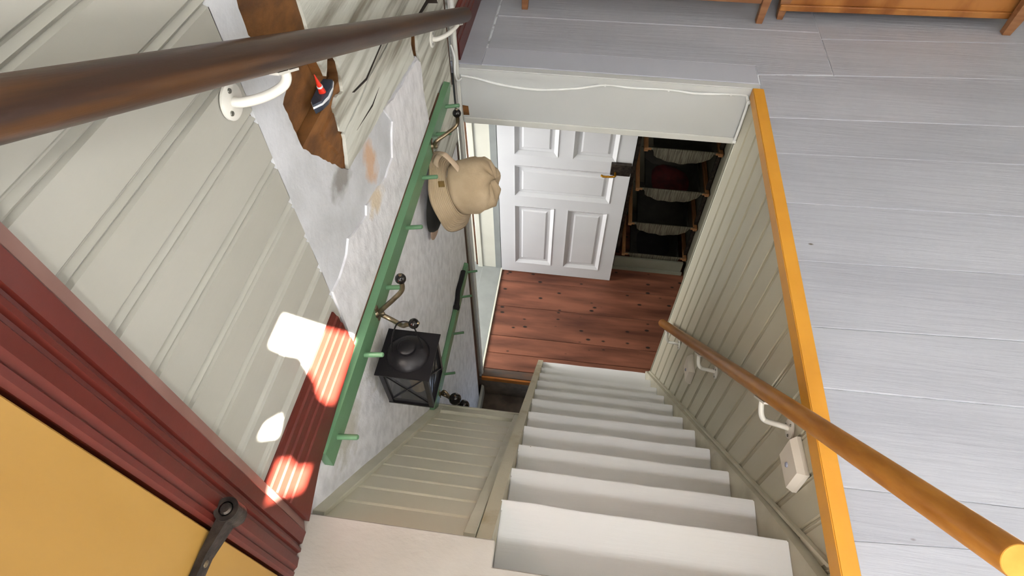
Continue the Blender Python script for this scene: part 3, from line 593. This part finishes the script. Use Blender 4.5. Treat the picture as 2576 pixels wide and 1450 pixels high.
railobj(h0, h1, lambda l: [l-.012, l-.004], [.027, .027, .023, .017], 'rail_dark', hl)
upv = Vector((0, -hd_.z, hd_.y))
def under(a, b, y, r_): t = (y-a.y)/(b.y-a.y); return a+(b-a)*t-Vector((0, 0, r_))
for wy, wz, ry in ((.392, .868, .445), (1.560, .318, 1.66)):
    rp = under(h0, h1, ry, .031)
    k = bracket(hl, (XL+.002, wy, wz), rp, 1)
    sd = [rp+hd_*s+Vector((o, 0, 0)) for s, o in ((-.035, -.008), (.035, -.008), (.035, .008), (-.035, .008))]
    B().poly([p-upv*.003 for p in sd], [p+upv*.001 for p in sd]).build('saddle', 'bracket', k)
    for a in (90, 210, 330):
        c_ = Vector((XL+.008, wy+.02*math.cos(math.radians(a)), wz+.02*math.sin(math.radians(a))))
        B().lathe([(.0045, 0), (.004, .002), (.001, .0025)], c_, (1, 0, 0), 12).build('screw', 'screw', k, smooth=True)
hr = thing('handrail', (XR, .8, -.5), 'golden stained round handrail on the right wall', 'handrail')
g0 = Vector((.735, -.078, .600)); g1 = Vector((.735, 1.81, -1.628)); gd = (g1-g0).normalized()
railobj(g0, g1, lambda l: [.002, l-.008], [.0235, .025, .025, .019], 'rail_light', hr)
B().lathe([(.0235, 0), (.0228, .0012), (.002, .0014)], g0-gd*.0002, tuple(-gd), 28).build('rail_end', 'rail_end', hr)
gup = Vector((0, -gd.z, gd.y))
for ry in (.572, 1.127, 1.673):
    ax_ = g0+(g1-g0)*((ry-g0.y)/(g1.y-g0.y)); rp = ax_-gup*.029; wp = Vector((XR-.001, ry-.113, ax_.z-.004))
    k = B().lathe([(.030, 0), (.030, .004), (.026, .006)], wp, (-1, 0, 0), 28).build('bracket', 'bracket', hr, smooth=True)
    e_ = rp-gup*.05
    B().tube(smoothpath([rp, rp-gup*.025, e_+Vector((.004, -.002, .004)), e_+Vector((.018, -.012, -.002)), wp+Vector((-.022, .012, -.010)), wp]), .0085, 12).build('arm', 'bracket', k, smooth=True)
    sd = [rp+gd*s_+Vector((o, 0, 0)) for s_, o in ((-.045, -.010), (.045, -.010), (.045, .010), (-.045, .010))]
    B().poly([p-gup*.003 for p in sd], [p+gup*.003 for p in sd]).build('saddle', 'bracket', k)
    for a in (90, 210, 330):
        c_ = Vector((wp.x-.006, wp.y+.02*math.cos(math.radians(a)), wp.z+.02*math.sin(math.radians(a))))
        B().lathe([(.0045, 0), (.004, .002), (.001, .0025)], c_, (-1, 0, 0), 12).build('screw', 'screw', k, smooth=True)
# motion sensor lights on the right wall
def sensor(y, zz, rot, label):
    t = thing('sensor_light', (XR, y, zz), label, 'light', 'sensor lights on the right wall')
    def q(a, b, d): ca, sa = math.cos(rot), math.sin(rot); return (XR-d, y+a*ca-b*sa, zz+a*sa+b*ca)
    o_ = [(-.058, -.05), (.058, -.05), (.058, .05), (-.058, .05)]; i_ = [(-.05, -.042), (.05, -.042), (.05, .042), (-.05, .042)]
    B().poly([q(a, b, .001) for a, b in o_], [q(a, b, .012) for a, b in o_]).poly([q(a, b, .012) for a, b in o_], [q(a, b, .030) for a, b in i_]).build('housing', 'plastic', t)
    B().lathe([(.008, 0), (.0065, .004), (.001, .006)], q(.0, -.008, .0295), (-1, 0, 0), 16).build('sensor_eye', 'lens', t, smooth=True)
sensor(.345, -.155, -.12, 'cream motion sensor light near the top of the orange handrail')
sensor(1.255, -1.225, -.12, 'cream motion sensor light lower down by the second bracket')

# ---------------------------------------------------------------- coat racks
def hook(par, c, up_ball, low_ball, rk_=.0155):
    c = Vector(c)
    k = B().lathe([(.014, 0), (.013, .004), (.008, .008), (.010, .016), (.004, .022)], c, (1, 0, 0), 20).poly([(c.x, c.y-.008, c.z-.03), (c.x, c.y+.008, c.z-.03), (c.x, c.y+.008, c.z+.03), (c.x, c.y-.008, c.z+.03)], [(c.x+.004, c.y-.006, c.z-.028), (c.x+.004, c.y+.006, c.z-.028), (c.x+.004, c.y+.006, c.z+.028), (c.x+.004, c.y-.006, c.z+.028)]).build('coat_hook', 'brass', par, smooth=True)
    for ball, sg in ((up_ball, 1), (low_ball, -1)):
        if ball is None: continue
        b = Vector(ball)
        if sg > 0: path = [c+Vector((.01, 0, .008)), c+Vector((.025, .002, .028)), c.lerp(b, .5)+Vector((.012, 0, -.012)), Vector((b.x-.002, b.y-.004, b.z-.045)), b]
        else: path = [c+Vector((.012, 0, -.006)), c+Vector((.04, -.003, -.022)), c.lerp(b, .6)+Vector((.005, 0, -.03)), b+Vector((-.02, 0, -.008)), b]
        B().tube(smoothpath(path, 6), .0072, 12).build('arm', 'brass', k, smooth=True)
        kb = B(); kb.lathe([(.003, -rk_)]+[(rk_*math.sin(math.pi*t/10), -rk_*math.cos(math.pi*t/10)) for t in range(1, 10)]+[(.003, rk_)], b, (b-Vector(path[-2])).normalized(), 20)
        kn = kb.build('knob', 'knob', k, smooth=True)
        e = (b-Vector(path[-2])).normalized(); B().lathe([(.005, 0), (.004, .003), (.001, .004)], b+e*(rk_-.001), e, 12).build('knob_screw', 'brass', kn, smooth=True)
    return k
XF = XL+.0075
cr = thing('coat_rack', (XL, .88, .04), 'long green coat rack with pegs at floor level on plaster wall', 'rack')
zb = lambda y: -.022+.026*y
ht = .082; th = .0235
B().poly([(XF, .125, zb(.125)), (XF+th, .125, zb(.125)), (XF+th, .125, zb(.125)+ht-.004), (XF, .125, zb(.125)+ht)], [(XF, 1.575, zb(1.6)+.012), (XF+th, 1.575, zb(1.6)+.012), (XF+th, 1.575, zb(1.6)+ht-.004), (XF, 1.575, zb(1.6)+ht)]).poly(
    [(XF, 1.575, zb(1.6)+.012), (XF+th, 1.575, zb(1.6)+.012), (XF+th, 1.575, zb(1.6)+ht-.004), (XF, 1.575, zb(1.6)+ht)], [(XF, 1.635, zb(1.6)+.05), (XF+th, 1.635, zb(1.6)+.05), (XF+th, 1.635, zb(1.6)+ht-.006), (XF, 1.635, zb(1.6)+ht-.002)]).build('board', 'green', cr)
B().poly([(XL, .15, zb(.15)+ht+.0), (XF+.001, .15, zb(.15)+ht), (XF+.001, .15, zb(.15)+ht+.004), (XL, .15, zb(.15)+ht+.004)], [(XL, 1.55, zb(1.55)+ht), (XF+.001, 1.55, zb(1.55)+ht), (XF+.001, 1.55, zb(1.55)+ht+.004), (XL, 1.55, zb(1.55)+ht+.004)]).build('back_shade_line', 'brownwood', cr)  # thin dark strip drawn as the shade line between rack and wall
for y in (1.535, 1.37, 1.137, .903, .66, .427, .187):
    B().tube([(XF+th-.005, y, zb(y)+.036), (XF+th+.052, y+.002, zb(y)+.046), (XF+th+.055, y+.002, zb(y)+.0465)], [.0075, .0072, .0055], 12).build('peg', 'green', cr, smooth=True)
hook(cr, (XF+th, .562, zb(.56)+.045), (-.335, .586, .183), (-.302, .527, .058))
hook(cr, (XF+th, 1.295, zb(1.29)+.045), (-.335, 1.361, .158), None)
XG = lx(-1.1)+.007
cr2 = thing('coat_rack', (XG, 1.2, -1.1), 'shorter green coat rack lower down by the corner strip', 'rack')
B().poly([(XG, .55, -1.185), (XG+.022, .55, -1.185), (XG+.022, .55, -1.10), (XG, .55, -1.10)], [(XG, 1.68, -1.125), (XG+.022, 1.68, -1.125), (XG+.022, 1.68, -1.07), (XG, 1.68, -1.065)]).build('board', 'green', cr2, bevel=.002)
for y in (1.66, 1.49, 1.255, 1.02):
    B().tube([(XG+.02, y-.01, -1.115-(1.66-y)*.03), (XG+.075, y, -1.105-(1.66-y)*.03)], .0065, 12).build('peg', 'green', cr2, smooth=True)
hook(cr2, (XG+.022, .905, -1.14), (XG+.105, .875, -1.115), (XG+.13, .905, -1.24), .03)

# ---------------------------------------------------------------- lantern hanging from the brass hook
def lsh(x, y, zz): t = (-.1-zz)/.25; return (x-.015*t, y+.027*t, zz)
LC = (-.340, .516)
lt = thing('lantern', (LC[0]-.015, LC[1]+.027, -.352), 'black metal candle lantern hanging from the brass hook', 'lantern')
def lbox(x0, x1, y0, y1, z0, z1, b=None):
    b = b or B()
    A = [(x0, y0), (x1, y0), (x1, y1), (x0, y1)]
    return b.poly([lsh(LC[0]+a, LC[1]+c, z0) for a, c in A], [lsh(LC[0]+a, LC[1]+c, z1) for a, c in A])
rf = lbox(-.083, .083, -.083, .083, -.104, -.099).build('roof', 'black', lt)
B().lathe([(.066, -.099), (.0655, -.097), (.058, -.088), (.045, -.078), (.03, -.072), (.027, -.072), (.027, -.060), (.022, -.056), (.002, -.055)], (LC[0], LC[1]+.002, 0), n=36).build('dome', 'black', rf, smooth=True)
hw = .068
for sx in (-1, 1):
    for sy_ in (-1, 1): lbox(sx*hw-.007, sx*hw+.007, sy_*hw-.007, sy_*hw+.007, -.345, -.104).build('post', 'black', lt)
lbox(-.076, .076, -.076, .076, -.352, -.343).build('base_plate', 'black', lt)
for sx in (-1, 1):
    lbox(min(sx*hw, sx*hw*.98), max(sx*hw, sx*hw*.98), -hw, hw, -.343, -.104).build('pane', 'glass', lt)
    lbox(-hw, hw, min(sx*hw, sx*hw*.98), max(sx*hw, sx*hw*.98), -.343, -.104).build('pane', 'glass', lt)
    for a, c in ((1, -1), (-1, 1)):
        B().tube([lsh(LC[0]+sx*(hw+.003), LC[1]+a*hw, -.335), lsh(LC[0]+sx*(hw+.003), LC[1]+c*hw, -.112)], .0022, 8).build('cross_wire', 'black', lt)
        B().tube([lsh(LC[0]+a*hw, LC[1]+sx*(hw+.003), -.335), lsh(LC[0]+c*hw, LC[1]+sx*(hw+.003), -.112)], .0022, 8).build('cross_wire', 'black', lt)
cn = lsh(LC[0]+.01, LC[1], -.33)
B().lathe([(.028, -.343), (.028, -.265), (.024, -.262), (.002, -.264)], (cn[0], cn[1], 0), n=24).build('candle', 'wax', lt, smooth=True)
B().tube(smoothpath([(LC[0]-.045, LC[1]-.01, -.085), (LC[0]-.035, LC[1]-.005, -.02), (LC[0]-.01, LC[1]+.004, .055), (LC[0]+.02, LC[1]+.008, .068), (LC[0]+.035, LC[1]+.012, .035), (LC[0]+.04, LC[1]+.016, -.03), (LC[0]+.045, LC[1]+.02, -.088)]), .0022, 8).build('wire_handle', 'black', lt, smooth=True)

# ---------------------------------------------------------------- hats
hc = Vector((-.325, 1.262, -.108)); hax = Vector((.9, .0, .40)).normalized()
ht_ = thing('bucket_hat', (hc.x, hc.y, hc.z-.16), 'khaki cotton bucket hat hanging on the green coat rack', 'hat')
# shapes are made around the local Z axis, then turned so the crown points away from the wall
rotm = hax.to_track_quat('Z', 'Y').to_matrix().to_4x4()
def hatpart(prof, name, m, fn, parent, thick=.003):
    b = B(); b.lathe(prof, (0, 0, 0), (0, 0, 1), 56, fn=fn, cap0=False, cap1=False)
    bm = b.bm; bmesh.ops.recalc_face_normals(bm, faces=bm.faces[:])
    me = bpy.data.meshes.new(name); bm.to_mesh(me); bm.free(); me.materials.append(M[m])
    for p in me.polygons: p.use_smooth = True
    o = bpy.data.objects.new(name, me); COL.objects.link(o); o.parent = parent
    o.matrix_local = Matrix.Translation((0, 0, .16))@rotm
    md = o.modifiers.new('thickness', 'SOLIDIFY'); md.thickness = thick
    ORG[o.name] = Vector((0, 0, 0)); return o
def crease(r_, h, a):
    k = math.sin(3*a+.6)*.004+math.sin(7*a+h*70)*.0032+math.sin(5*a-h*100)*.003+math.sin(11*a+h*150)*.0016
    return r_*(1+k*6*(r_/.1)), h-(.03*max(0, math.cos(a-2.2))**2*(1-r_/.115) if h > .09 else 0)+k*.9
crown = hatpart([(.102, .0), (.104, .02), (.104, .045), (.103, .07), (.100, .095), (.093, .117), (.08, .134), (.062, .143), (.04, .147), (.02, .149), (.002, .149)], 'crown', 'khaki', crease, ht_)
def brimw(r_, h, a):
    q = (r_-.1)/.07
    return r_*(1+.02*math.sin(2*a)), h+q*(.014*math.sin(2*a+.5)+.006*math.sin(5*a))-q*q*.01
brim = hatpart([(.100, .002), (.112, -.006), (.128, -.019), (.143, -.031), (.154, -.039), (.160, -.043)], 'brim', 'brim', brimw, ht_)
def hl_(x, y, zz): return rotm@Vector((x, y, zz))+hc
bt = B(); q = [hl_(*p) for p in [(-.62*r_-.78*t_, .78*r_-.62*t_, h_) for r_, t_, h_ in ((.118, -.011, -.004), (.118, .011, -.004), (.134, .011, -.016), (.134, -.011, -.016))]]
bt.poly(q, [p+hax*.004 for p in q]); bt.build('leather_tag', 'leather', ht_)
tp = Vector((-.395, 1.285, .035))
B().tube(smoothpath([tp, tp+Vector((.025, -.02, .012)), tp+Vector((.05, -.03, -.005)), tp+Vector((.085, -.05, -.035))]), [.010]*4*6+[.014] if False else .011, 10, squash=.4).build('knotted_strap', 'khaki_dark', ht_, smooth=True)
B().tube(smoothpath([tp+Vector((0, .01, -.01)), tp+Vector((-.01, -.03, -.02)), tp+Vector((.0, -.06, -.06))]), .010, 10, squash=.4).build('knotted_strap', 'khaki_dark', ht_, smooth=True)
cp_ = thing('flat_cap', (-.425, 1.24, -.33), 'dark cap with tan visor tucked behind the khaki hat', 'cap')
B().lathe([(.095, 0), (.094, .012), (.085, .025), (.06, .034), (.03, .037), (.002, .038)], (-.440, 1.24, -.20), (1, 0, 0), 28, fn=lambda r_, h, a: (r_*(1+.06*math.sin(2*a)), h)).build('crown', 'capcloth', cp_, smooth=True)
B().lathe([(.055, 0), (.054, .004), (.04, .010), (.002, .012)], (-.440, 1.225, -.295), (1, 0, 0), 24, fn=lambda r_, h, a: (r_*(1+.1*math.cos(2*a)), h)).build('visor', 'visor', cp_, smooth=True)
sp = thing('leather_strap', (XG+.01, 1.45, -1.1), 'short black strap hanging over the lower green coat rack', 'strap')
B().tube(smoothpath([(XG+.012, 1.60, -1.045), (XG+.014, 1.53, -1.035), (XG+.012, 1.46, -1.035), (XG+.014, 1.42, -1.055), (XG+.016, 1.38, -1.07)]), .013, 12, squash=.7).build('strap_body', 'blackcloth', sp, smooth=True)
B().lathe([(.016, -.012), (.018, 0), (.014, .014)], (XG+.016, 1.375, -1.07), (0, 1, .2), 14).build('strap_end', 'blackcloth', sp, smooth=True)

# ---------------------------------------------------------------- toy boat on the ledge
tb = thing('toy_boat', (XL-.008, .70, .648), 'tiny navy and white toy with red mast in the wall hole', 'toy')
def hullring(k, zz): return [(XL-.007+.016*k*a, .70+.046*b*(.8+.2*k), zz+.006*abs(b)) for a, b in ((0, -1.15), (.75, -.7), (1, -.1), (.95, .6), (.7, 1), (-.7, 1), (-.95, .6), (-1, -.1), (-.75, -.7))]
B().poly(hullring(.7, .650), hullring(1, .664)).build('hull', 'navy', tb)
B().poly(hullring(1.04, .6642), hullring(1.08, .669)).build('white_stripe', 'toywhite', tb)
B().poly(hullring(1.0, .6692), hullring(.95, .674)).build('deck', 'navy', tb)
ms = B().tube([(XL-.004, 0.7010, 0.6710), (XL-.004, 0.6960, 0.6930), (XL-.004, 0.6880, 0.7280)], [.009, .006, .0008], 14).build('mast', 'toyred', tb, smooth=True)
B().tube([(XL-.004, 0.6960, 0.6930), (XL-.004, 0.6950, 0.6970)], [.0066, .0062], 14).build('mast_band', 'toywhite', ms, smooth=True)

# ---------------------------------------------------------------- furniture at the far side of the upper floor
bn = thing('low_bench', (.33, 2.62, 0), 'brown wooden bench with tapered legs on the upper floor', 'bench')
def leg(x, y, w=.045, h=.36, par=bn, m='pine', tx=0):
    B().poly([(x-w*.32, y-.014, 0), (x+w*.32, y-.014, 0), (x+w*.32, y+.02, 0), (x-w*.32, y+.02, 0)], [(x-w*.62+tx, y-.016, h), (x+w*.62+tx, y-.016, h), (x+w*.62+tx, y+.024, h), (x-w*.62+tx, y+.024, h)]).build('leg', m, par, bevel=.002)
for x in (-.224, .875):
    for y in (2.43, 2.80): leg(x, y, tx=.012)
B().box(-.20, .86, 2.425, 2.447, .088, .17).build('apron', 'pine', bn, bevel=.003)
B().box(-.20, .86, 2.79, 2.81, .088, .17).build('apron', 'pine', bn, bevel=.003)
B().box(-.27, .92, 2.40, 2.84, .36, .385).build('seat', 'pine', bn, bevel=.004)
ch = thing('wooden_chest', (1.47, 2.62, 0), 'orange plywood chest on short legs beside the bench', 'chest')
B().poly([(.97, 2.47, .06), (2.03, 2.52, .06), (2.03, 2.9, .06), (.97, 2.85, .06)], [(.95, 2.46, .45), (2.05, 2.51, .45), (2.05, 2.92, .45), (.95, 2.87, .45)]).build('body', 'ply', ch)
B().poly([(.955, 2.455, .045), (2.02, 2.505, .045), (2.02, 2.525, .045), (.955, 2.475, .045)], [(.955, 2.452, .075), (2.02, 2.502, .075), (2.02, 2.525, .075), (.955, 2.475, .075)]).build('bottom_moulding', 'ply', ch, bevel=.004)
leg(.975, 2.48, .04, .10, ch); leg(1.965, 2.46, .055, .2, ch, tx=.02); leg(1.0, 2.82, .04, .1, ch); leg(1.97, 2.86, .04, .1, ch)
